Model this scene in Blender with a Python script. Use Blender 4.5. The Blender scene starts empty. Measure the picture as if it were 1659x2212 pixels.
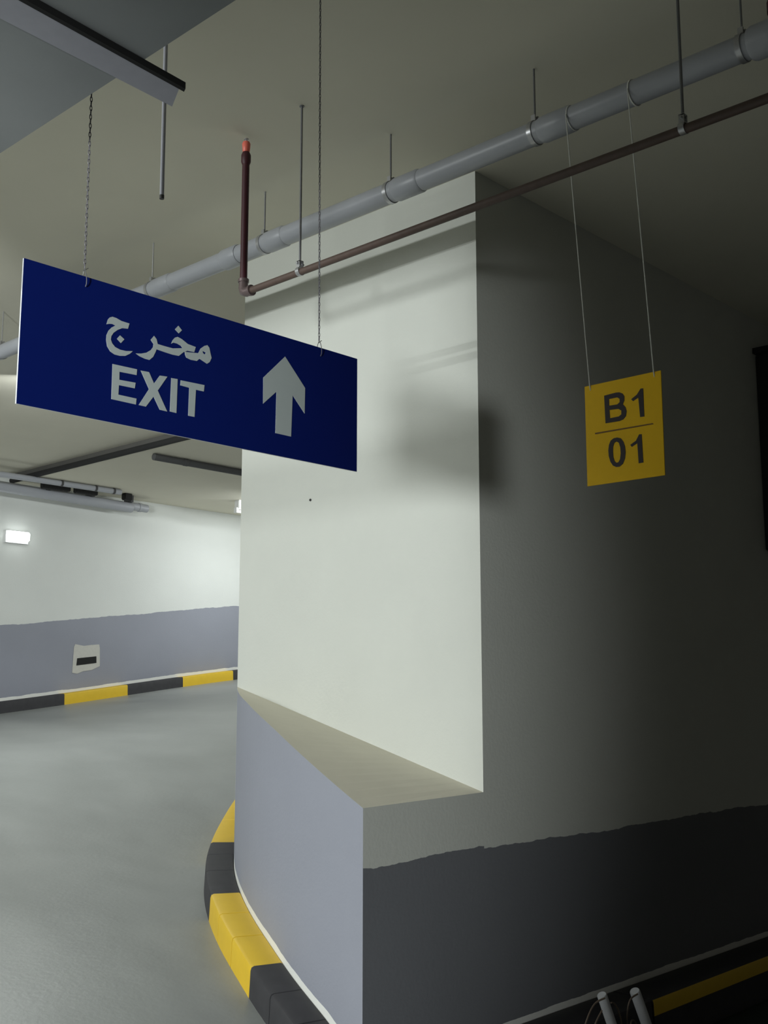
import bpy, bmesh, math
from mathutils import Vector, Matrix
from mathutils.geometry import tessellate_polygon
from math import sin, cos, pi, radians, atan2, hypot

scene = bpy.context.scene
COL = scene.collection
E = 1.74                      # eye height; all z below are relative to the eye, shifted by E when built
S3 = Vector((0, 0, E))

# ------------------------------------------------------------------ materials
def newmat(name):
    m = bpy.data.materials.new(name); m.use_nodes = True
    nt = m.node_tree; b = nt.nodes['Principled BSDF']
    return m, nt, b

def plain(name, col, rough=0.6, metal=0.0, var=0.08, scale=30.0, spec=0.5, bump=0.0):
    m, nt, b = newmat(name)
    b.inputs['Roughness'].default_value = rough; b.inputs['Metallic'].default_value = metal
    b.inputs['Specular IOR Level'].default_value = spec
    tc = nt.nodes.new('ShaderNodeTexCoord')
    n = nt.nodes.new('ShaderNodeTexNoise'); n.inputs['Scale'].default_value = scale; n.inputs['Detail'].default_value = 4
    nt.links.new(tc.outputs['Object'], n.inputs['Vector'])
    r = nt.nodes.new('ShaderNodeMix'); r.data_type = 'RGBA'
    r.inputs[6].default_value = (*[c * (1 - var) for c in col], 1); r.inputs[7].default_value = (*[min(1, c * (1 + var)) for c in col], 1)
    nt.links.new(n.outputs['Fac'], r.inputs[0]); nt.links.new(r.outputs[2], b.inputs['Base Color'])
    if bump:
        bp = nt.nodes.new('ShaderNodeBump'); bp.inputs['Strength'].default_value = bump; bp.inputs['Distance'].default_value = 0.01
        nt.links.new(n.outputs['Fac'], bp.inputs['Height']); nt.links.new(bp.outputs['Normal'], b.inputs['Normal'])
    return m

def emit(name, col, strength):
    m, nt, b = newmat(name)
    b.inputs['Base Color'].default_value = (*col, 1)
    b.inputs['Emission Color'].default_value = (*col, 1); b.inputs['Emission Strength'].default_value = strength
    return m

BEIGE = (0.60, 0.61, 0.562)
PALE = (0.665, 0.68, 0.655)
DADO = (0.285, 0.295, 0.345)
def wall_paint(name, dado, strip=0.022, full=False, dcol=None, top=None):
    """cream emulsion above a hand-painted grey dado; uv = (metres along, metres above the kerb top)"""
    m, nt, b = newmat(name); b.inputs['Roughness'].default_value = 0.75
    L = nt.links; N = nt.nodes.new
    uv = N('ShaderNodeUVMap'); uv.uv_map = 'paint'
    sep = N('ShaderNodeSeparateXYZ'); L.new(uv.outputs['UV'], sep.inputs[0])
    def wob(scale, amp, seed):
        c = N('ShaderNodeCombineXYZ'); L.new(sep.outputs['X'], c.inputs[0]); c.inputs[1].default_value = seed
        n = N('ShaderNodeTexNoise'); n.inputs['Scale'].default_value = scale; n.inputs['Detail'].default_value = 3
        L.new(c.outputs[0], n.inputs['Vector'])
        q = N('ShaderNodeMath'); q.operation = 'MULTIPLY_ADD'; L.new(n.outputs['Fac'], q.inputs[0]); q.inputs[1].default_value = amp; q.inputs[2].default_value = -amp / 2
        return q.outputs[0]
    tc = N('ShaderNodeTexCoord')
    nz = N('ShaderNodeTexNoise'); nz.inputs['Scale'].default_value = 2.2; nz.inputs['Detail'].default_value = 5
    L.new(tc.outputs['Object'], nz.inputs['Vector'])
    def tint(c, v):
        r = N('ShaderNodeMix'); r.data_type = 'RGBA'
        r.inputs[6].default_value = (*[x * (1 - v) for x in c], 1); r.inputs[7].default_value = (*[x * (1 + v) for x in c], 1)
        L.new(nz.outputs['Fac'], r.inputs[0]); return r.outputs[2]
    cream = tint(top or BEIGE, 0.05); grey = tint(dcol or DADO, 0.06)
    a = N('ShaderNodeMath'); a.operation = 'ADD'; L.new(sep.outputs['Y'], a.inputs[0]); L.new(wob(1.6, 0.07, 3.3), a.inputs[1])
    a2 = N('ShaderNodeMath'); a2.operation = 'ADD'; L.new(a.outputs[0], a2.inputs[0]); L.new(wob(14, 0.02, 8.1), a2.inputs[1])
    g = N('ShaderNodeMath'); g.operation = 'GREATER_THAN'; L.new(a2.outputs[0], g.inputs[0]); g.inputs[1].default_value = 50 if full else dado
    mx = N('ShaderNodeMix'); mx.data_type = 'RGBA'; L.new(g.outputs[0], mx.inputs[0]); L.new(grey, mx.inputs[6]); L.new(cream, mx.inputs[7])
    s = N('ShaderNodeMath'); s.operation = 'ADD'; L.new(sep.outputs['Y'], s.inputs[0]); L.new(wob(5, strip * 0.9, 1.7), s.inputs[1])
    l = N('ShaderNodeMath'); l.operation = 'LESS_THAN'; L.new(s.outputs[0], l.inputs[0]); l.inputs[1].default_value = strip
    m2 = N('ShaderNodeMix'); m2.data_type = 'RGBA'; L.new(l.outputs[0], m2.inputs[0]); L.new(mx.outputs[2], m2.inputs[6]); m2.inputs[7].default_value = (0.78, 0.78, 0.74, 1)
    L.new(m2.outputs[2], b.inputs['Base Color'])
    f = N('ShaderNodeTexNoise'); f.inputs['Scale'].default_value = 60; L.new(tc.outputs['Object'], f.inputs['Vector'])
    bp = N('ShaderNodeBump'); bp.inputs['Strength'].default_value = 0.08; bp.inputs['Distance'].default_value = 0.01
    L.new(f.outputs['Fac'], bp.inputs['Height']); L.new(bp.outputs['Normal'], b.inputs['Normal'])
    return m

M = {}
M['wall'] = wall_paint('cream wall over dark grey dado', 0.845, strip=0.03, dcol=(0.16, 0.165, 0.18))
M['curve'] = wall_paint('grey painted parapet', 0.85, strip=0.03, full=True)
M['cream'] = plain('cream paint', BEIGE, 0.8, var=0.04, scale=3)
M['ledge'] = plain('cream ledge', (0.68, 0.645, 0.535), 0.85, var=0.05, scale=6)
M['ceiling'] = plain('cream ceiling paint', (0.72, 0.69, 0.58), 0.9, var=0.05, scale=2)
M['concrete'] = plain('bare grey concrete soffit', (0.285, 0.30, 0.305), 0.9, var=0.16, scale=2.5, bump=0.05)
M['darkstep'] = plain('dark brown-grey step face', (0.085, 0.082, 0.075), 0.9, var=0.15, scale=3)
M['pvc'] = plain('grey plastic pipe', (0.36, 0.37, 0.40), 0.4, var=0.06, scale=8)
M['pvc_dark'] = plain('dark grey pipe', (0.06, 0.06, 0.062), 0.6)
M['conduit'] = plain('grey conduit', (0.50, 0.50, 0.56), 0.5)
M['conduit_light'] = plain('light grey conduit', (0.62, 0.63, 0.66), 0.5)
M['red'] = plain('dark red pipe paint', (0.050, 0.006, 0.012), 0.55)
M['redbrown'] = plain('red brown pipe paint', (0.085, 0.055, 0.044), 0.6, var=0.25, scale=40)
M['fitting'] = plain('dull pipe fitting', (0.16, 0.12, 0.12), 0.35, metal=0.5)
M['orange'] = plain('orange red plastic cap', (0.80, 0.17, 0.12), 0.4)
M['steel'] = plain('galvanised steel', (0.45, 0.45, 0.46), 0.35, metal=0.7)
M['rod'] = plain('dull threaded rod', (0.20, 0.20, 0.21), 0.5, metal=0.4)
M['chain'] = plain('dull grey chain', (0.20, 0.19, 0.21), 0.5, metal=0.3)
M['blue'] = plain('dark blue sign face', (0.003, 0.0125, 0.140), 0.55, var=0.03, spec=0.15)
M['whiteedge'] = plain('white sign core', (0.75, 0.76, 0.80), 0.5)
M['letter'] = plain('white vinyl lettering', (0.54, 0.60, 0.59), 0.6, var=0.02)
M['yellow'] = plain('yellow sign face', (0.88, 0.53, 0.006), 0.55, var=0.03, spec=0.2)
M['black'] = plain('black vinyl lettering', (0.018, 0.010, 0.012), 0.6)
M['line'] = plain('dark brown vinyl line', (0.16, 0.075, 0.006), 0.6)
M['cord'] = plain('pale nylon cord', (0.72, 0.72, 0.68), 0.6)
M['kerb_y'] = plain('yellow kerb paint', (0.74, 0.49, 0.03), 0.5, var=0.07, scale=12)
M['kerb_k'] = plain('black kerb paint', (0.045, 0.044, 0.048), 0.65, var=0.25, scale=14, spec=0.35)
M['plate'] = plain('pale plaster patch', (0.55, 0.54, 0.50), 0.8)
M['void'] = plain('dark recess', (0.012, 0.012, 0.012), 0.9)
M['channel'] = plain('lavender grey strip', (0.38, 0.38, 0.43), 0.5)
M['darkcab'] = plain('black cabinet', (0.012, 0.011, 0.011), 0.6)
M['darkred'] = plain('dark red enamel', (0.10, 0.008, 0.03), 0.5)
M['wire'] = plain('brown wire', (0.16, 0.12, 0.09), 0.6)
M['tube'] = emit('lit fluorescent tube', (0.95, 1.0, 0.99), 4.0)
M['lampwhite'] = plain('white lamp housing', (0.8, 0.8, 0.8), 0.5)

def floor_mat():
    m, nt, b = newmat('worn concrete floor'); L = nt.links; N = nt.nodes.new
    tc = N('ShaderNodeTexCoord')
    mp = N('ShaderNodeMapping'); L.new(tc.outputs['Object'], mp.inputs[0]); mp.inputs['Scale'].default_value = (1.0, 0.45, 0.3); mp.inputs['Rotation'].default_value = (0, 0, 0.5)
    n = N('ShaderNodeTexNoise'); n.inputs['Scale'].default_value = 1.1; n.inputs['Detail'].default_value = 6; n.inputs['Roughness'].default_value = 0.6
    L.new(mp.outputs[0], n.inputs['Vector'])
    r = N('ShaderNodeValToRGB'); L.new(n.outputs['Fac'], r.inputs[0])
    r.color_ramp.elements[0].position = 0.3; r.color_ramp.elements[0].color = (0.235, 0.245, 0.236, 1)
    r.color_ramp.elements[1].position = 0.72; r.color_ramp.elements[1].color = (0.35, 0.363, 0.352, 1)
    sp = N('ShaderNodeSeparateXYZ'); L.new(tc.outputs['Object'], sp.inputs[0])
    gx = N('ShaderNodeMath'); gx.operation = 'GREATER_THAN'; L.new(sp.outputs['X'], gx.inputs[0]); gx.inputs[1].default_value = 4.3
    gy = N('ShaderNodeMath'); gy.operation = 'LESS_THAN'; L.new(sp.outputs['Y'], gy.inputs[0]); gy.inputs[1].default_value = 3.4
    shade_mask = N('ShaderNodeMath'); shade_mask.operation = 'MULTIPLY'; L.new(gx.outputs[0], shade_mask.inputs[0]); L.new(gy.outputs[0], shade_mask.inputs[1])
    bay = N('ShaderNodeMix'); bay.data_type = 'RGBA'; L.new(shade_mask.outputs[0], bay.inputs[0]); L.new(r.outputs[0], bay.inputs[6]); bay.inputs[7].default_value = (0.022, 0.028, 0.024, 1)   # low light over the bay floor, put in as dark green
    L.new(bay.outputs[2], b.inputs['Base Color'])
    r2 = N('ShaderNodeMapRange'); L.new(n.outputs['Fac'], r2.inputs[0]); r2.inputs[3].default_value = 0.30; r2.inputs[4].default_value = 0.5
    rr = N('ShaderNodeMath'); rr.operation = 'MAXIMUM'; L.new(r2.outputs[0], rr.inputs[0]); L.new(shade_mask.outputs[0], rr.inputs[1]); L.new(rr.outputs[0], b.inputs['Roughness'])
    ss = N('ShaderNodeMath'); ss.operation = 'MULTIPLY_ADD'; L.new(shade_mask.outputs[0], ss.inputs[0]); ss.inputs[1].default_value = -0.4; ss.inputs[2].default_value = 0.5; L.new(ss.outputs[0], b.inputs['Specular IOR Level'])
    f = N('ShaderNodeTexNoise'); f.inputs['Scale'].default_value = 35; L.new(tc.outputs['Object'], f.inputs['Vector'])
    bp = N('ShaderNodeBump'); bp.inputs['Strength'].default_value = 0.12; bp.inputs['Distance'].default_value = 0.01
    L.new(f.outputs['Fac'], bp.inputs['Height']); L.new(bp.outputs['Normal'], b.inputs['Normal'])
    return m
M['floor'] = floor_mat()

# ------------------------------------------------------------------ builders
def link(name, bm, mats, parent=None, smooth=False, origin=None, recalc=True):
    if recalc: bmesh.ops.recalc_face_normals(bm, faces=bm.faces)
    o0 = Vector(origin) + S3 if origin is not None else Vector((0, 0, 0))
    shift = S3 - o0
    for v in bm.verts: v.co += shift
    me = bpy.data.meshes.new(name); bm.to_mesh(me); bm.free()
    for mm in (mats if isinstance(mats, (list, tuple)) else [mats]): me.materials.append(mm)
    if smooth:
        for p in me.polygons: p.use_smooth = True
        try: me.set_sharp_from_angle(angle=radians(40))
        except Exception: pass
    o = bpy.data.objects.new(name, me); COL.objects.link(o)
    o.location = o0
    if parent is not None:
        pw = Vector(parent.location); q = parent.parent
        while q is not None: pw += Vector(q.location); q = q.parent
        o.parent = parent; o.location = o0 - pw
    return o

def tag(o, label=None, cat=None, group=None, kind=None):
    if label: o['label'] = label
    if cat: o['category'] = cat
    if group: o['group'] = group
    if kind: o['kind'] = kind
    return o

def thing(name, loc, label, cat, group=None):
    o = bpy.data.objects.new(name, None); COL.objects.link(o)
    o.empty_display_size = 0.05
    o.location = Vector(loc) + S3
    return tag(o, label, cat, group)

def box(bm, lo, hi, mi=0, bev=0.0):
    vs = [bm.verts.new((x, y, z)) for x in (lo[0], hi[0]) for y in (lo[1], hi[1]) for z in (lo[2], hi[2])]
    fs = [bm.faces.new([vs[i] for i in q]) for q in ((0, 1, 3, 2), (4, 6, 7, 5), (0, 4, 5, 1), (2, 3, 7, 6), (0, 2, 6, 4), (1, 5, 7, 3))]
    for f in fs: f.material_index = mi
    if bev:
        es = list({e for f in fs for e in f.edges})
        bmesh.ops.bevel(bm, geom=es, offset=bev, segments=2, affect='EDGES')
    return fs

def tube(bm, pts, r, n=16, caps=True, mi=0):
    pts = [Vector(p) for p in pts]; rs = r if isinstance(r, (list, tuple)) else [r] * len(pts)
    rings = []; up = None
    for i, p in enumerate(pts):
        t = (pts[min(i + 1, len(pts) - 1)] - pts[max(i - 1, 0)]).normalized()
        if up is None: up = t.cross(Vector((0.3, 0.2, 1)) if abs(t.z) < 0.9 else Vector((1, 0, 0))).normalized()
        a = (up - t * up.dot(t)).normalized(); up = a; b = t.cross(a)
        rings.append([bm.verts.new(p + (a * cos(2 * pi * k / n) + b * sin(2 * pi * k / n)) * rs[i]) for k in range(n)])
    for A, B in zip(rings, rings[1:]):
        for k in range(n):
            f = bm.faces.new((A[k], A[(k + 1) % n], B[(k + 1) % n], B[k])); f.material_index = mi
    if caps:
        bm.faces.new(rings[0][::-1]).material_index = mi; bm.faces.new(rings[-1]).material_index = mi

def ring(bm, c, axis, R, w, t, n=24):
    """flat band clamp: radius R, width w along axis, thickness t"""
    axis = Vector(axis).normalized(); c = Vector(c)
    a = axis.cross(Vector((0.2, 0.1, 1)) if abs(axis.z) < .9 else Vector((1, 0, 0))).normalized(); b = axis.cross(a)
    prof = [(R, -w / 2), (R + t, -w / 2), (R + t, w / 2), (R, w / 2)]
    rs = [[bm.verts.new(c + (a * cos(2 * pi * k / n) + b * sin(2 * pi * k / n)) * q + axis * h) for q, h in prof] for k in range(n)]
    for k in range(n):
        A, B = rs[k], rs[(k + 1) % n]
        for j in range(4): bm.faces.new((A[j], B[j], B[(j + 1) % 4], A[(j + 1) % 4]))

def torus(bm, c, u, v, ru, rv, r, n=14, m=6):
    """oval link lying in plane (u,v)"""
    u = Vector(u).normalized(); v = Vector(v).normalized(); c = Vector(c)
    rings = []
    for k in range(n):
        a = 2 * pi * k / n; p = c + u * ru * cos(a) + v * rv * sin(a)
        t = (-u * ru * sin(a) + v * rv * cos(a)).normalized(); nn = u.cross(v); s = t.cross(nn)
        rings.append([bm.verts.new(p + (s * cos(2 * pi * j / m) + nn * sin(2 * pi * j / m)) * r) for j in range(m)])
    for k in range(n):
        A, B = rings[k], rings[(k + 1) % n]
        for j in range(m): bm.faces.new((A[j], A[(j + 1) % m], B[(j + 1) % m], B[j]))

def plate_poly(bm, loops, place, t, mi=0):
    """flat shape with holes given as 2-D loops; place(x, y, depth) -> 3-D; thickness t"""
    vec = [[Vector((x, y, 0)) for x, y in lp] for lp in loops]
    tris = tessellate_polygon(vec)
    flat = [p for lp in loops for p in lp]
    F = [bm.verts.new(place(x, y, t)) for x, y in flat]; B = [bm.verts.new(place(x, y, 0)) for x, y in flat]
    for a, b, c in tris:
        for q in ((F[a], F[b], F[c]), (B[c], B[b], B[a])):
            try: bm.faces.new(q).material_index = mi
            except ValueError: pass
    k = 0
    for lp in loops:
        n = len(lp)
        for i in range(n):
            a, b = k + i, k + (i + 1) % n
            bm.faces.new((F[a], B[a], B[b], F[b])).material_index = mi
        k += n

def interp(xs, ys, x):
    """monotone cubic interpolation, flat outside"""
    n = len(xs)
    if x <= xs[0]: return ys[0]
    if x >= xs[-1]: return ys[-1]
    d = [(ys[i + 1] - ys[i]) / (xs[i + 1] - xs[i]) for i in range(n - 1)]
    m = [d[0]] + [0 if d[i - 1] * d[i] <= 0 else 2 * d[i - 1] * d[i] / (d[i - 1] + d[i]) for i in range(1, n - 1)] + [d[-1]]
    for i in range(n - 1):
        if x <= xs[i + 1]:
            h = xs[i + 1] - xs[i]; t = (x - xs[i]) / h
            return ((2 * t**3 - 3 * t**2 + 1) * ys[i] + (t**3 - 2 * t**2 + t) * h * m[i] + (-2 * t**3 + 3 * t**2) * ys[i + 1] + (t**3 - t**2) * h * m[i + 1])

# ------------------------------------------------------------------ the place (metres, eye at z = 0)
YW = 3.51           # face of the right-hand wall
XC = 4.44           # lit face of the pier above the ledge
YP = 5.40           # far end of the pier
ZC = 2.74           # ceiling
CX, CY, RI = 7.428, 2.940, 3.87      # centre and radius of the curved parapet round the ramp
PH = [0, 4, 8.46, 12.89, 17.32, 21.75, 26.18, 30.6, 35.03, 39.46, 45, 50, 55, 60, 70, 87.5, 108, 130]
ZK = [-1.60, -1.585, -1.535, -1.410, -1.309, -1.214, -1.143, -1.082, -1.030, -0.985, -0.92, -0.845, -0.745, -0.63, -0.41, -0.114, 0.326, 0.74]
def kerbtop(deg): return interp(PH, ZK, deg)
def rampfloor(deg): return kerbtop(deg) - 0.14 - 0.10 * min(1, max(0, (9 - deg) / 12))
def polar(deg, r): a = radians(deg); return (CX - r * cos(a), CY + r * sin(a))
def degof(x, y): return math.degrees(atan2(y - CY, -(x - CX)))
YF = 13.05          # far wall
ZL = 2.62           # lower ceiling over the ramp

# floor: flat in front, winding up round the parapet
bm = bmesh.new()
def grid(degs, rs):
    vs = [[bm.verts.new((*polar(d, r), rampfloor(d))) for r in rs] for d in degs]
    for A, B in zip(vs, vs[1:]):
        for i in range(len(rs) - 1): bm.faces.new((A[i], A[i + 1], B[i + 1], B[i]))
up = [0 + 1.4 * i for i in range(91)]
grid(up, [3.6, 4.2, 5, 6, 7, 8, 9, 10, 11, 12.5, 14, 17])
grid([-160 + 16 * i for i in range(11)], [0.01, 1, 2, 3.6, 4.2, 5, 6, 7, 8, 9, 10, 11, 12.5, 14, 17])
bmesh.ops.remove_doubles(bm, verts=bm.verts, dist=0.002)
bm.faces.new([bm.verts.new((x, y, -1.842)) for x, y in ((3.75, 2.90), (12, 2.90), (12, 3.7), (3.75, 3.7))])
for f in bm.faces:
    f.normal_update()
    if f.normal.z < 0: f.normal_flip()
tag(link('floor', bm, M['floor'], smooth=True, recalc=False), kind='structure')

def paint_uv(bm, ufun, vfun):
    uv = bm.loops.layers.uv.new('paint')
    for f in bm.faces:
        for l in f.loops: l[uv].uv = (ufun(l.vert.co), vfun(l.vert.co))

# right-hand wall with the pier standing at its end
bm = bmesh.new()
box(bm, (XC, YW, -1.9), (5.3, YP, ZC))
box(bm, (5.3, YW, -1.9), (12.0, YW + 0.3, ZC))
paint_uv(bm, lambda c: c.x + c.y, lambda c: c.z + 1.6)
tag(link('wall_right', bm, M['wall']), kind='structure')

# low parapet on the curve, its grey face following the ramp, cream ledge on top
bm = bmesh.new()
degs = [8.464 + (39.46 - 8.464) * i / 28 for i in range(29)]
def ztop(d): return interp([8.46, 12.89, 17.32, 21.75, 26.18, 30.6, 35.03, 39.46, 60, 90], [-0.498, -0.381, -0.274, -0.180, -0.108, -0.050, -0.012, 0.03, 0.45, 1.1], d)
uv = bm.loops.layers.uv.new('paint')
def face(vs, mi, uvs=None):
    f = bm.faces.new(vs); f.material_index = mi
    if uvs:
        for l, q in zip(f.loops, uvs): l[uv].uv = q
    return f
lo, hi, inn, innlo = [], [], [], []
for d in degs:
    x, y = polar(d, RI)
    if d == degs[0]: x, y = 3.6, YW
    lo.append(bm.verts.new((x, y, -1.9))); hi.append(bm.verts.new((x, y, ztop(d))))
    yi = min(y, YP); inn.append(bm.verts.new((XC, yi, -0.483 + (yi - YW) / (YP - YW) * 0.513))); innlo.append(bm.verts.new((XC, min(y, YP), -1.9)))
# split the curved face at the kerb line so the paint height is exact
mid = [bm.verts.new((v.co.x, v.co.y, kerbtop(d))) for v, d in zip(lo, degs)]
for i in range(len(degs) - 1):
    s0, s1 = RI * radians(degs[i]), RI * radians(degs[i + 1])
    h0, h1 = ztop(degs[i]) - kerbtop(degs[i]), ztop(degs[i + 1]) - kerbtop(degs[i + 1])
    face((mid[i], mid[i + 1], hi[i + 1], hi[i]), 0, ((s0, 0), (s1, 0), (s1, h1), (s0, h0)))
    face((lo[i], lo[i + 1], mid[i + 1], mid[i]), 0, ((s0, -.3), (s1, -.3), (s1, 0), (s0, 0)))
    if i < len(degs) - 2: face((hi[i], hi[i + 1], inn[i + 1], inn[i]), 1)
    else: face((hi[i], hi[i + 1], inn[i]), 1)
z0 = ztop(degs[0])
face((lo[0], mid[0], hi[0], inn[0], innlo[0]), 2, ((3.6 + YW, -.3), (3.6 + YW, kerbtop(degs[0]) + 1.6), (3.6 + YW, z0 + 1.6), (XC + YW, z0 + 1.6), (XC + YW, -.3)))
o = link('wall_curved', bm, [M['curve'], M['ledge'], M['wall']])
tag(o, kind='structure')

# parapet carrying on round the ramp behind the pier
bm = bmesh.new(); uv = bm.loops.layers.uv.new('paint')
d2 = [39.46 + 1.4 * i for i in range(30)]
q = []
for d in d2:
    x, y = polar(d, RI); x2, y2 = polar(d, RI - 0.2)
    q.append([bm.verts.new(p) for p in ((x, y, kerbtop(d) - .3), (x, y, ztop(d)), (x2, y2, ztop(d)), (x2, y2, kerbtop(d) - .3))])
for i in range(len(d2) - 1):
    for j in range(4):
        f = bm.faces.new((q[i][j], q[i + 1][j], q[i + 1][(j + 1) % 4], q[i][(j + 1) % 4])); f.material_index = 1 if j == 1 else 0
        for l in f.loops: l[uv].uv = (l.vert.co.x, 0.4)
bm.faces.new(q[0]); bm.faces.new(q[-1])
tag(link('wall_ramp', bm, [M['curve'], M['ledge']]), kind='structure')

# far wall across the ramp
bm = bmesh.new(); uv = bm.loops.layers.uv.new('paint')
xs = [-7 + 0.5 * i for i in range(39)]
rows = []
for x in xs:
    k = kerbtop(degof(x, YF))
    rows.append([(bm.verts.new((x, YF, z)), z - k) for z in (k - 2.2, k, k + 1.2, ZC + .05)])
for A, B in zip(rows, rows[1:]):
    for j in range(3):
        f = bm.faces.new((A[j][0], B[j][0], B[j + 1][0], A[j + 1][0]))
        for l, (v, h) in zip(f.loops, (A[j], B[j], B[j + 1], A[j + 1])): l[uv].uv = (v.co.x, h)
M['farwall'] = wall_paint('pale wall over grey dado', 0.93, strip=0.038, top=PALE)
tag(link('wall_far', bm, M['farwall'], recalc=False), kind='structure')

# walls out of view that close the hall
bm = bmesh.new(); box(bm, (-7.2, -6, -1.9), (-7.0, YF, ZC)); tag(link('wall_left', bm, M['cream']), kind='structure')
bm = bmesh.new(); box(bm, (12.0, -6, -1.9), (12.2, YF, ZC)); tag(link('wall_end', bm, M['cream']), kind='structure')

# ceilings: the main one, and the lower one over the ramp with its upstand
bm = bmesh.new()
box(bm, (-7, -6, ZC), (7.02, YF + .05, ZC + .15)); box(bm, (7.02, -6, ZC), (12, YW + .3, ZC + .15))
tag(link('ceiling', bm, M['ceiling']), kind='structure')
bm = bmesh.new(); box(bm, (7.02, YW + .3, ZL), (12, YF, ZC + .15))
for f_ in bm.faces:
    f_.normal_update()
    if f_.normal.x < -.9: f_.material_index = 1  # step face in a darker brown-grey
tag(link('ceiling_ramp', bm, [M['ceiling'], M['darkstep']]), kind='structure')

# dropped grey concrete soffit close to the camera
ZS, XS = 1.50, 1.427
bm = bmesh.new(); box(bm, (0.2, -2.5, ZS), (XS, 3.85, ZC)); tag(link('beam', bm, M['concrete']), kind='structure')

# unseen pipe left of the view, added to cast the pier's dark band
bm = bmesh.new(); tube(bm, [(-1.7, 3.2, 2.407), (-1.7, 9.0, 2.407)], .03, 20); tag(link('shadow_pipe_1', bm, M['pvc'], smooth=True), kind='structure')

# ------------------------------------------------------------------ kerbs
def kerb_block(path, name, label, mats, group, face_top=None, w=0.165, h=0.14, joints=()):
    """path: list of (inner point xyz at kerb top, outward 2-D normal)"""
    bm = bmesh.new()
    prof = [(0.004, -h - .12), (0.004, -0.004), (0.012, 0.0), (w - .018, 0.0), (w - .005, -.006), (w, -.020), (w + .003, -.085), (w + .012, -h - .12)]
    def run(ps):
        rings = [[bm.verts.new((p[0] + n[0] * o, p[1] + n[1] * o, p[2] + z)) for o, z in prof] for p, n in ps]
        for A, B in zip(rings, rings[1:]):
            for j in range(len(prof)):
                f = bm.faces.new((A[j], B[j], B[(j + 1) % len(prof)], A[(j + 1) % len(prof)]))
                f.material_index = 1 if (face_top is not None and j in (4, 5)) else 0
        bm.faces.new(rings[0]); bm.faces.new(rings[-1])
    cuts = [0] + list(joints) + [len(path) - 1]
    for a, b in zip(cuts, cuts[1:]):
        seg = list(path[a:b + 1])
        def mix(P, Q, t): return (tuple(P[0][k] * (1 - t) + Q[0][k] * t for k in range(3)), P[1])
        if a > 0: seg[0] = mix(path[a], path[a + 1], .06)
        if b < len(path) - 1: seg[-1] = mix(path[b], path[b - 1], .06)
        run(seg)
    o = link(name, bm, mats, origin=path[len(path) // 2][0], smooth=True)
    tag(o, label, 'kerb', group)
    return o

def arc_path(d0, d1, n):
    out = []
    for i in range(n + 1):
        d = d0 + (d1 - d0) * i / n
        x, y = polar(d, RI); a = radians(d)
        out.append(((x, y, kerbtop(d)), (-cos(a), sin(a))))
    return out
CK = 'painted kerb blocks round the curved wall'
D = [9.2, 19.05, 31.0, 44.5, 56.5, 68.5]     # colour changes along the curve
kerb_block(arc_path(D[0], D[1], 12), 'kerb_block', 'black kerb block at the foot of the curved wall, nearest the bottom edge', M['kerb_k'], CK, joints=(4, 8))
kerb_block(arc_path(D[1], D[2], 12), 'kerb_block', 'yellow kerb block with two joints, at the foot of the curved grey wall', M['kerb_y'], CK, joints=(4, 8))
kerb_block(arc_path(D[2], D[3], 12), 'kerb_block', 'grey-black kerb block between the two yellow ones on the curve', M['kerb_k'], CK, joints=(5, 9))
kerb_block(arc_path(D[3], D[4], 12), 'kerb_block', 'far yellow kerb block on the curve, partly hidden behind the grey wall', M['kerb_y'], CK, joints=(6,))

FK = 'painted kerb blocks along the far wall'
def far_path(x0, x1, n=8):
    out = []
    for i in range(n + 1):
        x = x0 + (x1 - x0) * i / n
        out.append(((x, YF, kerbtop(degof(x, YF))), (0, -1)))
    return out
XB = [6.881, 7.788, 8.729, 9.631, 10.522, 11.305]
FL = ['black kerb block at the left end of the far wall', 'yellow kerb block below the plaster patch on the far wall',
      'black kerb block between the two yellow ones at the far wall', 'yellow kerb block of the far wall beside the cream pier',
      'short visible end of a black kerb block next to the cream pier edge']
for i in range(5):
    kerb_block(far_path(XB[i] if i else 5.5, XB[i + 1]), 'kerb_block', FL[i], M['kerb_y'] if i % 2 else M['kerb_k'], FK, w=0.15)

def right_path(x0, x1, n=6): return [((x0 + (x1 - x0) * i / n, YW, -1.6), (0, -1)) for i in range(n + 1)]
RK = 'kerb blocks along the dark right wall'
kerb_block(right_path(3.62, 5.52), 'kerb_block', 'black kerb block under the dark right wall behind the grey conduit stubs', M['kerb_k'], RK, w=0.25, h=.14)
kerb_block(right_path(5.54, 11.95), 'kerb_block', 'dark kerb block with a yellow painted front under the right wall', [M['kerb_k'], M['kerb_y']], RK, w=0.25, h=.14, face_top=1)

# ------------------------------------------------------------------ grey drain pipe
XG, ZG, RG = 3.84, 2.433, 0.0515
t = thing('drain_pipe', (XG, 4, ZG), 'thick grey plastic drain pipe running under the ceiling across the picture', 'pipe')
bm = bmesh.new(); tube(bm, [(XG, -3.0, ZG), (XG, YF - .01, ZG)], RG, 28); link('pipe', bm, M['pvc'], t, smooth=True)
def socket(y0, y1, r=0.0575):
    bm = bmesh.new(); tube(bm, [(XG, y0, ZG), (XG, y0 + .012, ZG), (XG, y1 - .012, ZG), (XG, y1, ZG)], [r - .005, r, r, r - .005], 28)
    o = link('socket', bm, M['pvc'], t, smooth=True)
socket(5.53 - .18, 5.53); socket(4.72, 4.86, 0.060); socket(4.485 - .15, 4.485); socket(3.53 - .17, 3.53); socket(2.66 - .17, 2.66)
bm = bmesh.new(); tube(bm, [(XG, 1.25, ZG), (XG, 1.675, ZG), (XG, 1.69, ZG)], [.066, .066, .060], 28); o = link('socket', bm, M['pvc'], t, smooth=True)

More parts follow.
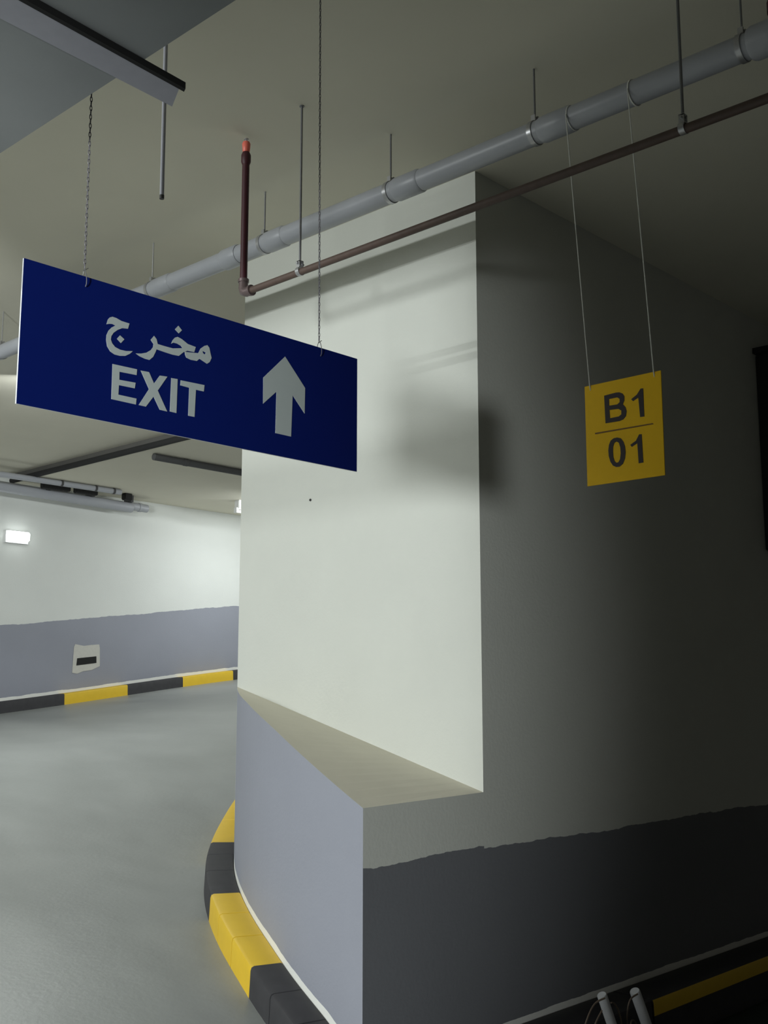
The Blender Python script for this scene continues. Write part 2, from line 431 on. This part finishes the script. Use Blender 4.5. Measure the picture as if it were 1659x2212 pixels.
HG = 'threaded rods holding the grey drain pipe'
def drain_hanger(y, label, mat):
    h = thing('pipe_hanger', (XG, y, ZG), label, 'pipe hanger', HG)
    bm = bmesh.new(); tube(bm, [(XG, y + .02, ZG + RG + .008), (XG, y + .02, ZC)], 0.0045, 8); link('rod', bm, M['steel'] if mat else M['rod'], h, smooth=True)
    bm = bmesh.new(); ring(bm, (XG, y + .02, ZG), (0, 1, 0), RG, 0.022, 0.0045, 32)
    for s in (-1, 1): box(bm, (XG + s * .012 - .004, y + .009, ZG + RG), (XG + s * .012 + .004, y + .031, ZG + RG + .03))
    link('clamp', bm, M['steel'], h, smooth=True)
drain_hanger(7.40, 'drain pipe hanger cut by the left picture edge, left of the blue sign', 1)
drain_hanger(6.45, 'drain pipe hanger hidden by the upper left part of the blue sign', 1)
drain_hanger(5.545, 'drain pipe hanger with a pale rod just above the blue sign', 1)
drain_hanger(4.495, 'drain pipe hanger clamped right of the dark red vertical pipe', 0)
drain_hanger(3.545, 'drain pipe hanger in the middle, left of the cream pier edge', 0)
drain_hanger(2.675, 'drain pipe hanger right of the cream pier edge over the dark wall', 0)
drain_hanger(1.705, 'drain pipe hanger by the big collar at the upper right corner', 0)

# ------------------------------------------------------------------ red sprinkler pipe
XR, ZR = 3.35, 1.915
t = thing('sprinkler_pipe', (XR, 4.08, ZR), 'thin red brown sprinkler pipe with a dark red upright and orange capped head', 'pipe')
bm = bmesh.new(); tube(bm, [(XR, -3.0, ZR), (XR, 4.06, ZR)], 0.0165, 16); link('branch_pipe', bm, M['redbrown'], t, smooth=True)
bm = bmesh.new(); tube(bm, [(XR, 4.09, ZR + .03), (XR, 4.09, ZR + .72)], 0.018, 16); link('upright_pipe', bm, M['red'], t, smooth=True)
bm = bmesh.new()
tube(bm, [(XR, 4.03, ZR), (XR, 4.065, ZR), (XR, 4.083, ZR + .008), (XR, 4.09, ZR + .026), (XR, 4.09, ZR + .06)], [.022, .024, .025, .024, .022], 16)
tube(bm, [(XR, 4.025, ZR), (XR, 4.04, ZR)], .027, 16); tube(bm, [(XR, 4.09, ZR + .055), (XR, 4.09, ZR + .07)], .027, 16)
link('elbow', bm, M['fitting'], t, smooth=True)
bm = bmesh.new(); tube(bm, [(XR, 4.09, ZR + .665), (XR, 4.09, ZR + .68), (XR, 4.09, ZR + .715), (XR, 4.09, ZR + .73)], [.0185, .024, .024, .018], 16); link('reducer', bm, M['red'], t, smooth=True)
bm = bmesh.new(); tube(bm, [(XR, 4.09, ZR + .725), (XR, 4.09, ZR + .735), (XR, 4.09, ZR + .775), (XR, 4.09, ZR + .785)], [.010, .018, .021, .017], 16)
hd = link('sprinkler_head', bm, M['orange'], t, smooth=True); hd['label'] = 'orange red protective cap'
bm = bmesh.new(); tube(bm, [(XR, 4.09, ZR + .78), (XR, 4.09, ZR + .80)], .004, 8); tube(bm, [(XR, 4.09, ZR + .798), (XR, 4.09, ZR + .802)], .012, 12); link('deflector', bm, M['steel'], hd, smooth=True)

HR = 'threaded rods holding the red sprinkler pipe'
def red_hanger(y, label):
    h = thing('pipe_hanger', (XR, y, ZR), label, 'pipe hanger', HR)
    bm = bmesh.new(); tube(bm, [(XR, y, ZR + .05), (XR, y, ZC)], 0.0055, 10); link('rod', bm, M['rod'], h, smooth=True)
    bm = bmesh.new(); ring(bm, (XR, y, ZR + .004), (0, 1, 0), 0.018, 0.022, 0.004, 20)
    for s in (-1, 1): box(bm, (XR + s * .010 - .003, y - .010, ZR + .02), (XR + s * .010 + .003, y + .010, ZR + .052))
    tube(bm, [(XR - .022, y, ZR + .040), (XR + .022, y, ZR + .040)], 0.006, 6)
    box(bm, (XR - .013, y - .010, ZR + .048), (XR + .013, y + .010, ZR + .054))
    link('clamp', bm, M['steel'], h, smooth=True)
    bm = bmesh.new(); tube(bm, [(XR, y, ZC - .004), (XR, y, ZC)], 0.012, 10); link('anchor', bm, M['rod'], h)
red_hanger(3.684, 'red pipe hanger next to the dark red upright, above the blue sign')
red_hanger(1.733, 'red pipe hanger near the right picture edge, crossing the drain pipe')

t = tag(None or bpy.data.objects.new('fire_riser', None), 'dark red vertical riser pipe at the upper right edge of the view', 'pipe'); COL.objects.link(t); t.location = Vector((4.12, 1.66, -1.84)) + S3
bm = bmesh.new(); tube(bm, [(4.12, 1.66, -1.84), (4.12, 1.66, 2.70)], .05, 24); link('pipe', bm, M['red'], t, smooth=True)
bm = bmesh.new(); tube(bm, [(4.12, 1.66, 2.70), (4.12, 1.66, 2.74)], .075, 24); link('flange', bm, M['red'], t, smooth=True)

# hanging grey conduit with an open end
t = thing('conduit_drop', (2.515, 3.6, 1.97), 'grey conduit hanging from the ceiling with a free end, above the blue sign', 'conduit')
bm = bmesh.new(); tube(bm, [(2.516, 3.6, 1.974), (2.510, 3.6, ZC)], .0088, 14); link('tube', bm, M['conduit'], t, smooth=True)
bm = bmesh.new(); tube(bm, [(2.516, 3.6, 1.969), (2.516, 3.6, 1.985)], .0096, 14); link('end_bush', bm, M['pvc_dark'], t, smooth=True)

# flat channel under the soffit, sticking out past its edge
t = thing('ceiling_channel', (0.9, 2.17, ZS), 'flat grey channel fixed under the concrete soffit and jutting past its edge', 'channel')
bm = bmesh.new()
vs = [bm.verts.new(p) for p in ((-3.0, 1.72, ZS - .014), (1.548, 2.155, ZS - .014), (1.590, 2.243, ZS - .014), (-3.0, 1.92, ZS - .014))]
v2 = [bm.verts.new(v.co + Vector((0, 0, .0125))) for v in vs]
bm.faces.new(vs); bm.faces.new(v2[::-1])
for i in range(4): bm.faces.new((vs[i], vs[(i + 1) % 4], v2[(i + 1) % 4], v2[i]))
link('base_plate', bm, M['channel'], t)
bm = bmesh.new()
vs = [bm.verts.new(p) for p in ((-3.0, 1.704, ZS - .019), (1.556, 2.141, ZS - .019), (1.562, 2.155, ZS - .019), (-3.0, 1.72, ZS - .019))]
v2 = [bm.verts.new(v.co + Vector((0, 0, .0175))) for v in vs]
bm.faces.new(vs); bm.faces.new(v2[::-1])
for i in range(4): bm.faces.new((vs[i], vs[(i + 1) % 4], v2[(i + 1) % 4], v2[i]))
o = link('side_lip', bm, M['void'], t); o['label'] = 'black side lip'

# ------------------------------------------------------------------ blue EXIT sign
YS = 2.659; SX0, SX1, SZ0, SZ1 = 1.4255, 2.692, 0.744, 1.1433
t = thing('exit_sign', ((SX0 + SX1) / 2, YS, SZ0), 'large blue sign reading EXIT in Latin and Arabic with a white up arrow', 'sign')
bm = bmesh.new(); box(bm, (SX0, YS, SZ0), (SX1, YS + .006, SZ1))
for f in bm.faces:
    f.normal_update(); f.material_index = 0 if abs(f.normal.y) > .9 else 1
link('panel', bm, [M['blue'], M['whiteedge']], t)
SIGN = {'arabic': [[[(1.6861, 1.0226), (1.6898, 1.0374), (1.6957, 1.0449), (1.7042, 1.0492), (1.7167, 1.0485), (1.7344, 1.044), (1.7611, 1.0431), (1.7567, 1.0264), (1.7378, 1.0236), (1.7231, 1.0151), (1.7099, 1.0035), (1.703, 0.9919), (1.7017, 0.9817), (1.7064, 0.9718), (1.7167, 0.9631), (1.7331, 0.9591), (1.7532, 0.9596), (1.7758, 0.9643), (1.7661, 0.9543), (1.7513, 0.9447), (1.7338, 0.9409), (1.7164, 0.941), (1.7013, 0.9468), (1.6909, 0.9594), (1.6872, 0.9761), (1.6875, 0.9916), (1.6937, 1.0063), (1.7031, 1.0174), (1.7151, 1.0259), (1.7051, 1.0279), (1.6953, 1.0261)]], [[(1.7312, 1.0008), (1.7462, 0.9926), (1.7352, 0.9791), (1.7218, 0.9886)]], [[(1.8466, 1.0265), (1.8557, 1.0188), (1.8602, 1.005), (1.8816, 1.0042), (1.914, 1.004), (1.9493, 1.0127), (1.9436, 1.0184), (1.9297, 1.0222), (1.916, 1.0221), (1.9081, 1.0172), (1.9131, 1.0288), (1.9209, 1.0387), (1.9303, 1.0433), (1.9456, 1.0399), (1.9681, 1.0299), (1.9977, 1.0273), (1.9926, 1.0101), (1.9675, 1.0087), (1.9525, 1.0006), (1.9365, 0.9859), (1.9147, 0.9847), (1.8876, 0.986), (1.8568, 0.9883), (1.8532, 0.9783), (1.8459, 0.963), (1.8333, 0.9507), (1.8176, 0.9511), (1.7993, 0.9545), (1.7863, 0.9599), (1.8041, 0.9635), (1.822, 0.9702), (1.8373, 0.9815), (1.8448, 0.9923), (1.8457, 1.0017), (1.8402, 1.0072), (1.8356, 1.0119)]], [[(1.9579, 1.0037), (1.969, 1.0048), (1.9885, 1.0075), (2.0081, 1.0103), (2.0161, 1.0267), (2.03, 1.0382), (2.0413, 1.0432), (2.0487, 1.0365), (2.0535, 1.0209), (2.0583, 1.0065), (2.0515, 0.992), (2.0417, 0.9846), (2.0258, 0.9899), (2.0129, 0.9941), (2.0033, 0.985), (1.9809, 0.9836), (1.964, 0.9869), (1.9596, 0.9952)], [(2.0234, 1.0213), (2.0364, 1.0183), (2.0323, 1.0114), (2.025, 1.0146)]], [[(1.9319, 1.0779), (1.9452, 1.0671), (1.934, 1.0551), (1.92, 1.0641)]]], 'exit': [[[(1.7107, 0.9123), (1.7922, 0.914), (1.7915, 0.8967), (1.734, 0.8945), (1.7346, 0.8712), (1.7891, 0.8736), (1.7868, 0.8566), (1.7339, 0.8554), (1.7332, 0.8277), (1.7939, 0.8278), (1.7927, 0.8102), (1.7111, 0.8105)]], [[(1.8051, 0.9131), (1.8334, 0.9145), (1.8521, 0.8839), (1.8713, 0.9119), (1.898, 0.9143), (1.8657, 0.8657), (1.9011, 0.8096), (1.8752, 0.8101), (1.8519, 0.8453), (1.8267, 0.8104), (1.8022, 0.8105), (1.8354, 0.8639)]], [[(1.9122, 0.913), (1.9348, 0.9145), (1.934, 0.811), (1.9109, 0.8115)]], [[(1.9463, 0.9132), (2.0342, 0.9161), (2.0322, 0.8959), (2.0026, 0.8954), (2.0002, 0.8112), (1.9771, 0.8108), (1.9783, 0.8966), (1.9455, 0.8975)]]], 'arrow': [[[(2.3571, 1.0771), (2.4468, 0.9896), (2.4458, 0.9031), (2.3919, 0.955), (2.3876, 0.8158), (2.3206, 0.8161), (2.3226, 0.9531), (2.2672, 0.9027), (2.2662, 0.9881)]]], 'b1': [[[(2.2804, 1.1326), (2.228, 1.1351), (2.2132, 1.1335), (2.1988, 1.1259), (2.1919, 1.1139), (2.1926, 1.0976), (2.1995, 1.0841), (2.1881, 1.0706), (2.1842, 1.0535), (2.1876, 1.0361), (2.199, 1.025), (2.2157, 1.0212), (2.2783, 1.0225)], [(2.2594, 1.1154), (2.2231, 1.1155), (2.2124, 1.1078), (2.2129, 1.0947), (2.2242, 1.0876), (2.2594, 1.0889)], [(2.2591, 1.0723), (2.2193, 1.0695), (2.2068, 1.0607), (2.2074, 1.046), (2.2186, 1.0397), (2.2575, 1.0389)]], [[(2.1207, 1.131), (2.11, 1.1298), (2.1091, 1.0211), (2.1269, 1.0217), (2.1319, 1.0981), (2.1548, 1.0883), (2.1626, 1.0971), (2.1376, 1.1105)]]], 'o1': [[[(2.229, 0.9587), (2.2128, 0.9529), (2.2024, 0.9382), (2.1962, 0.9186), (2.1945, 0.8957), (2.1979, 0.8735), (2.2074, 0.8538), (2.2224, 0.8446), (2.237, 0.845), (2.2514, 0.8527), (2.2619, 0.8688), (2.2685, 0.8918), (2.2695, 0.9149), (2.266, 0.9357), (2.258, 0.9509), (2.2438, 0.9585)], [(2.2324, 0.9437), (2.2225, 0.9373), (2.2168, 0.9185), (2.2159, 0.8956), (2.2194, 0.8734), (2.2272, 0.8623), (2.2355, 0.861), (2.2435, 0.8686), (2.2484, 0.8856), (2.2494, 0.907), (2.2478, 0.9264), (2.2417, 0.9402)]], [[(2.134, 0.9559), (2.1234, 0.955), (2.1207, 0.8465), (2.1403, 0.8461), (2.143, 0.9235), (2.1671, 0.9129), (2.1734, 0.9217), (2.1483, 0.934)]]], 'line': [[[(2.3269, 0.9923), (2.0751, 0.9897), (2.0718, 0.9852), (2.3261, 0.9867)]]]}
def on_sign(x, z, d): return (x, YS - d, z)
for nm, key in (('lettering', 'exit'), ('lettering', 'arabic'), ('arrow', 'arrow')):
    bm = bmesh.new()
    for loops in SIGN[key]: plate_poly(bm, loops, on_sign, 0.0012)
    o = link(nm, bm, M['letter'], t)
    o['label'] = {'exit': 'white word EXIT', 'arabic': 'white Arabic word above EXIT', 'arrow': 'white arrow pointing up'}[key]

CH = 'chains holding the blue exit sign'
def chain(x, label, xt):
    t = thing('hanging_chain', (x, YS + .003, SZ1), label, 'chain', CH)
    bm = bmesh.new(); z = SZ1 + .022; k = 0; dx = (xt - x) / (ZC - z)
    while z < ZC:
        u = (1, 0, 0) if k % 2 else (0.35, 1, 0)
        torus(bm, (x + dx * (z - SZ1), YS + .003, z + .009), u, (0, 0, 1), .0033, .0085, .0013, 12, 5); z += .0135; k += 1
    link('links', bm, M['chain'], t, smooth=True)
    bm = bmesh.new(); ps = []
    for i in range(15):
        a = -pi * 0.5 + i * 2 * pi * 0.92 / 14
        ps.append((x + .002 * sin(a * 2), YS + .003 + .012 * cos(a), SZ1 - .006 + .028 * sin(a)))
    tube(bm, ps, .0013, 6); tube(bm, [(x - .010, YS - .004, SZ1 + .012), (x + .012, YS + .004, SZ1 + .028)], .0012, 6)
    link('hook', bm, M['steel'], t, smooth=True)
chain(1.611, 'dark chain holding the left end of the blue EXIT sign', 1.604)
chain(2.512, 'thin chain holding the arrow end of the blue EXIT sign', 2.50)

# ------------------------------------------------------------------ yellow B1 01 sign
XY = 3.67; Y0, Y1, YZ0, YZ1 = 2.034, 2.3685, 0.787, 1.185
t = thing('bay_sign', (XY, (Y0 + Y1) / 2, YZ0), 'yellow hanging sign reading B1 over 01 in black', 'sign')
bm = bmesh.new(); box(bm, (XY, Y0, YZ0), (XY + .004, Y1, YZ1)); link('panel', bm, M['yellow'], t)
def on_yellow(y, z, d): return (XY - d, y, z)
for nm, key, mm in (('lettering', 'b1', 'black'), ('lettering', 'o1', 'black'), ('divider_line', 'line', 'line')):
    bm = bmesh.new()
    for loops in SIGN[key]: plate_poly(bm, loops, on_yellow, 0.0012)
    o = link(nm, bm, M[mm], t); o['label'] = {'b1': 'black B1', 'o1': 'black 01', 'line': 'thin brown line between B1 and 01'}[key]
YC = 'cords holding the yellow sign'
def cord(y, z, yt, label):
    t = thing('twine', (XY, y, z), label, 'string', YC)
    bm = bmesh.new(); tube(bm, [(XY + .002, y, z - .012), (XY - .003, y, z + .01), (XG - RG - .004, yt, ZG - .005)], .0027, 6); link('string', bm, M['cord'], t, smooth=True)
    bm = bmesh.new(); ring(bm, (XG, yt, ZG), (0, 1, 0), RG + .0002, .006, .004, 28); link('loop', bm, M['cord'], t, smooth=True)
cord(2.343, YZ1 - .008, 2.497, 'left pale cord of the yellow sign, tied round the drain pipe')
cord(2.062, YZ1 - .008, 2.197, 'right pale cord of the yellow sign, tied round the drain pipe')

# ------------------------------------------------------------------ far services
t = thing('wall_pipe', (7.9, 12.82, 2.45), 'grey pipe run with a stepped capped end high on the far wall', 'pipe')
bm = bmesh.new(); tube(bm, [(6.0, 12.83, 2.520), (8.64, 12.83, 2.467)], .068, 20); link('pipe', bm, M['pvc'], t, smooth=True)
bm = bmesh.new(); tube(bm, [(8.62, 12.83, 2.489), (8.89, 12.83, 2.483)], .054, 20); tube(bm, [(8.75, 12.83, 2.486), (8.79, 12.83, 2.485)], .061, 20); link('end_cap', bm, M['pvc'], t, smooth=True)
for x in (7.34, 7.99, 8.59):
    bm = bmesh.new(); box(bm, (x - .02, 12.74, 2.53), (x + .02, 12.91, ZL)); link('bracket', bm, M['pvc_dark'], t)
t = thing('ceiling_pipe', (7.8, 12.45, 2.57), 'thin grey pipe under the low ceiling in front of the far wall', 'pipe')
bm = bmesh.new(); tube(bm, [(6.3, 12.45, 2.580), (8.21, 12.45, 2.580)], .036, 16); link('pipe', bm, M['pvc'], t, smooth=True)
for x in (7.34, 7.83, 8.10):
    bm = bmesh.new(); ring(bm, (x, 12.45, 2.580), (1, 0, 0), .036, .03, .004, 20); link('clamp', bm, M['pvc_dark'], t)
t = thing('gap_block', (7.6, 12.63, 2.55), 'black blocks in the gaps above the grey pipe run at the far wall', 'fitting')  # black blocks filling the gaps over the pipe run
for x0, x1 in ((7.20, 7.59), (7.67, 7.99), (8.40, 8.52)):
    bm = bmesh.new(); box(bm, (x0, 12.63, 2.53), (x1, 12.72, ZL), bev=.01); link('body', bm, M['void'], t)

t = thing('dark_pipe', (8.15, 10.25, 2.57), 'dark pipe crossing the low ceiling beside the cream pier', 'pipe')
bm = bmesh.new(); tube(bm, [(7.17, 10.25, 2.577), (10.4, 10.25, 2.577)], .039, 18); link('pipe', bm, M['pvc_dark'], t, smooth=True)
bm = bmesh.new(); tube(bm, [(7.58, 10.25, 2.577), (7.63, 10.25, 2.577)], .043, 18); link('coupling', bm, M['pvc_dark'], t, smooth=True)
t = thing('edge_conduit', (7.0, 11.0, 2.61), 'dark conduit along the edge where the ceiling steps down', 'conduit')
bm = bmesh.new(); tube(bm, [(6.985, 8.6, 2.640), (6.985, 13.04, 2.640)], .034, 14); link('tube', bm, M['void'], t, smooth=True)

# lamp batten by the far wall, mostly hidden by the pier
t = thing('tube_lamp', (10.4, 12.0, 2.47), 'lit tube lamp peeping out beside the pier under the low ceiling', 'lamp')
bm = bmesh.new(); box(bm, (9.79, 11.95, 2.50), (11.1, 12.05, ZL), bev=.008); link('housing', bm, M['lampwhite'], t)
bm = bmesh.new(); tube(bm, [(9.80, 12.0, 2.465), (11.09, 12.0, 2.465)], .017, 14); link('tube', bm, M['tube'], t, smooth=True)
bm = bmesh.new(); box(bm, (9.765, 11.97, 2.44), (9.79, 12.03, 2.51)); link('end_holder', bm, M['lampwhite'], t)
t = thing('bulkhead_lamp', (7.08, 13.0, 1.94), 'small bright white wall lamp on the far wall at the left edge', 'lamp')
bm = bmesh.new(); box(bm, (6.935, 12.95, 1.878), (7.235, 13.01, 1.995), bev=.015); link('diffuser', bm, M['tube'], t)
bm = bmesh.new(); box(bm, (6.93, 13.01, 1.85), (7.24, YF, 2.0)); link('back_plate', bm, M['lampwhite'], t)

# plaster patch with a dark slot in the far dado
t = thing('wall_box', (8.17, YF, 0.40), 'pale square plaster patch with a black slot on the far grey dado', 'wall box')
bm = bmesh.new()
PT = lambda lp: [(x * 1.087, z * 1.087) for x, z in lp]
outer = [(7.335, .225), (7.345, .53), (7.36, .565), (7.48, .548), (7.58, .562), (7.69, .572), (7.70, .53), (7.71, .31), (7.60, .262), (7.48, .245), (7.40, .215)]
plate_poly(bm, [PT(outer)], lambda x, z, d: (x, YF - d, z), .006); link('plaster', bm, M['plate'], t)
bm = bmesh.new(); plate_poly(bm, [PT([(7.385, .312), (7.392, .398), (7.655, .428), (7.66, .348)])], lambda x, z, d: (x, YF - .006 - d, z), .003); o = link('slot', bm, M['void'], t); o['label'] = 'black recessed slot'

# ------------------------------------------------------------------ dark cabinet at the right edge
t = thing('hose_cabinet', (8.1, 3.4, 1.0), 'nearly black cabinet on the right wall cut by the picture edge', 'cabinet')
bm = bmesh.new(); box(bm, (7.73, 3.27, 1.0), (8.5, 3.508, 2.46), bev=.01); link('body', bm, M['darkcab'], t)
bm = bmesh.new(); box(bm, (7.76, 3.245, 1.04), (8.47, 3.27, 2.42), bev=.006); link('door', bm, M['darkred'], t)
bm = bmesh.new(); box(bm, (7.69, 3.22, 2.46), (8.53, 3.508, 2.50)); link('top_lip', bm, M['darkcab'], t)

t = tag(bpy.data.objects.new('wall_plug', None), 'tiny dark wall plug in the cream pier face below the blue sign', 'wall plug'); COL.objects.link(t); t.location = Vector((XC, 4.765, 1.109)) + S3
bm = bmesh.new(); tube(bm, [(XC - .004, 4.765, 1.109), (XC, 4.765, 1.109)], .008, 10); link('rim', bm, M['pvc_dark'], t)
bm = bmesh.new(); tube(bm, [(XC - .006, 4.765, 1.109), (XC - .004, 4.765, 1.109)], .004, 8); link('screw', bm, M['void'], t)

# ------------------------------------------------------------------ conduit stubs and loose wires at the bottom right
CS = 'grey conduit stubs at the foot of the right wall'
def stub(a, b, r, label):
    a = Vector(a); b = Vector(b); d = (b - a).normalized(); e = a + d * ((-1.84 - a.z) / d.z)
    t = thing('conduit_stub', e, label, 'conduit', CS)
    bm = bmesh.new(); tube(bm, [a, a + d * .006, e], [r * .86, r, r], 18); link('tube', bm, M['conduit_light'], t, smooth=True)
    bm = bmesh.new(); p = a + d * .25; tube(bm, [p, p + d * .06], r * 1.15, 18); link('coupling', bm, M['conduit_light'], t, smooth=True)
stub((4.800, 3.1, -1.413), (4.880, 3.1, -1.564), .024, 'left grey conduit stub leaning below the dark right wall')
stub((5.094, 3.1, -1.449), (5.195, 3.1, -1.627), .026, 'right grey conduit stub leaning below the dark right wall')
WG = 'thin brown wires tangled round the conduit stubs'
def wire(pts, label):
    t = Vector(pts[0]); bm = bmesh.new(); P = [Vector(p) for p in pts]; out = []
    for i in range(len(P) - 1):
        p0, p1, p2, p3 = P[max(i - 1, 0)], P[i], P[i + 1], P[min(i + 2, len(P) - 1)]
        for k in range(6):
            u = k / 6; out.append(.5 * ((2 * p1) + (p2 - p0) * u + (2 * p0 - 5 * p1 + 4 * p2 - p3) * u * u + (-p0 + 3 * p1 - 3 * p2 + p3) * u**3))
    out.append(P[-1]); tube(bm, out, .0042, 6)
    tag(link('loose_wire', bm, M['wire'], smooth=True, origin=tuple(t)), label, 'wire', WG)
wire([(4.60, 3.12, -1.84), (4.61, 3.10, -1.60), (4.65, 3.09, -1.50), (4.72, 3.09, -1.44), (4.78, 3.07, -1.42)], 'outermost brown wire arching left of the left conduit stub')
wire([(4.66, 3.10, -1.84), (4.66, 3.08, -1.60), (4.69, 3.07, -1.52), (4.75, 3.07, -1.47)], 'inner brown wire arching left of the left conduit stub')
wire([(4.90, 3.10, -1.84), (4.93, 3.08, -1.60), (4.90, 3.07, -1.51), (4.86, 3.07, -1.46), (4.83, 3.07, -1.45)], 'brown wire curling off the right side of the left conduit stub')
wire([(5.02, 3.08, -1.84), (4.99, 3.08, -1.60), (4.97, 3.07, -1.53), (5.00, 3.07, -1.47), (5.07, 3.07, -1.455)], 'brown wire looping onto the top of the right conduit stub')
wire([(4.95, 3.02, -1.84), (4.94, 3.03, -1.62), (4.97, 3.05, -1.56), (5.03, 3.06, -1.58), (5.06, 3.05, -1.68), (5.05, 3.04, -1.84)], 'low brown wire hoop between the two conduit stubs')

# ------------------------------------------------------------------ light
def area(name, loc, target, sx, sy, power, col=(1, 1, 1), spread=180, xaxis=None):
    l = bpy.data.lights.new(name, 'AREA'); l.shape = 'RECTANGLE'; l.size = sx; l.size_y = sy; l.energy = power; l.color = col
    l.spread = radians(spread)
    o = bpy.data.objects.new(name, l); COL.objects.link(o); loc = Vector(loc); o.location = loc + S3
    z = (loc - Vector(target)).normalized(); x = Vector(xaxis).normalized(); x = (x - z * x.dot(z)).normalized(); y = z.cross(x)
    o.matrix_world = Matrix(((x.x, y.x, z.x, o.location.x), (x.y, y.y, z.y, o.location.y), (x.z, y.z, z.z, o.location.z), (0, 0, 0, 1)))
    return o
COOL = (0.945, 1.0, 1.0)
# ceiling battens over the lane to the left
area('lamp_lane', (-1.0, 5.2, 2.66), (2.0, 5.2, 0.9), 3.2, 0.035, 74, COOL, 180, (0, 1, 0))
area('lamp_lane_second', (-3.0, 5.3, 2.66), (0.5, 5.3, 1.0), 3.2, 0.035, 95, COOL, 180, (0, 1, 0))
def spot(name, loc, target, power, angle, blend, size, col):
    l = bpy.data.lights.new(name, 'SPOT'); l.energy = power; l.spot_size = radians(angle); l.spot_blend = blend; l.shadow_soft_size = size; l.color = col
    o = bpy.data.objects.new(name, l); COL.objects.link(o); o.location = Vector(loc) + S3
    o.rotation_euler = (Vector(target) - Vector(loc)).to_track_quat('-Z', 'Y').to_euler(); return o
# lamp in the bay behind the photographer
AZ = radians(60.7)
spot('lamp_bay', (-5.2, -0.6, -0.2), (-5.2 + cos(AZ), -0.6 + sin(AZ), -0.18), 2200, 80, 0.10, 0.38, COOL)
# lamps over the ramp at the far wall
area('lamp_ramp', (10.4, 11.3, 2.43), (10.0, 12.4, 0.2), 1.2, 0.10, 40, COOL, 180, (1, 0, 0))
area('lamp_ramp_entry', (4.8, 8.6, 2.66), (5.8, 9.8, -0.8), 1.2, 0.10, 100, COOL, 180, (1, 0, 0))

w = bpy.data.worlds.new('hall air'); scene.world = w; w.use_nodes = True
w.node_tree.nodes['Background'].inputs[0].default_value = (1.0, 0.97, 0.9, 1); w.node_tree.nodes['Background'].inputs[1].default_value = 0.07

# ------------------------------------------------------------------ camera
f = 2433.0; yaw, pitch = radians(46.76), radians(9.0755)
cam = bpy.data.cameras.new('camera'); co = bpy.data.objects.new('camera', cam); COL.objects.link(co)
F = Vector((sin(yaw) * cos(pitch), cos(yaw) * cos(pitch), sin(pitch)))
co.location = S3; co.rotation_euler = F.to_track_quat('-Z', 'Y').to_euler()
cam.sensor_fit = 'VERTICAL'; cam.sensor_height = 36.0; cam.lens = 36.0 * f / 2212.0
cam.clip_start = 0.05; cam.clip_end = 100
scene.camera = co
vs = scene.view_settings
scene.display_settings.display_device = 'sRGB'
vs.view_transform = 'Standard'; vs.look = 'None'; vs.gamma = 1.0; vs.use_curve_mapping = False; vs.exposure = 0.0
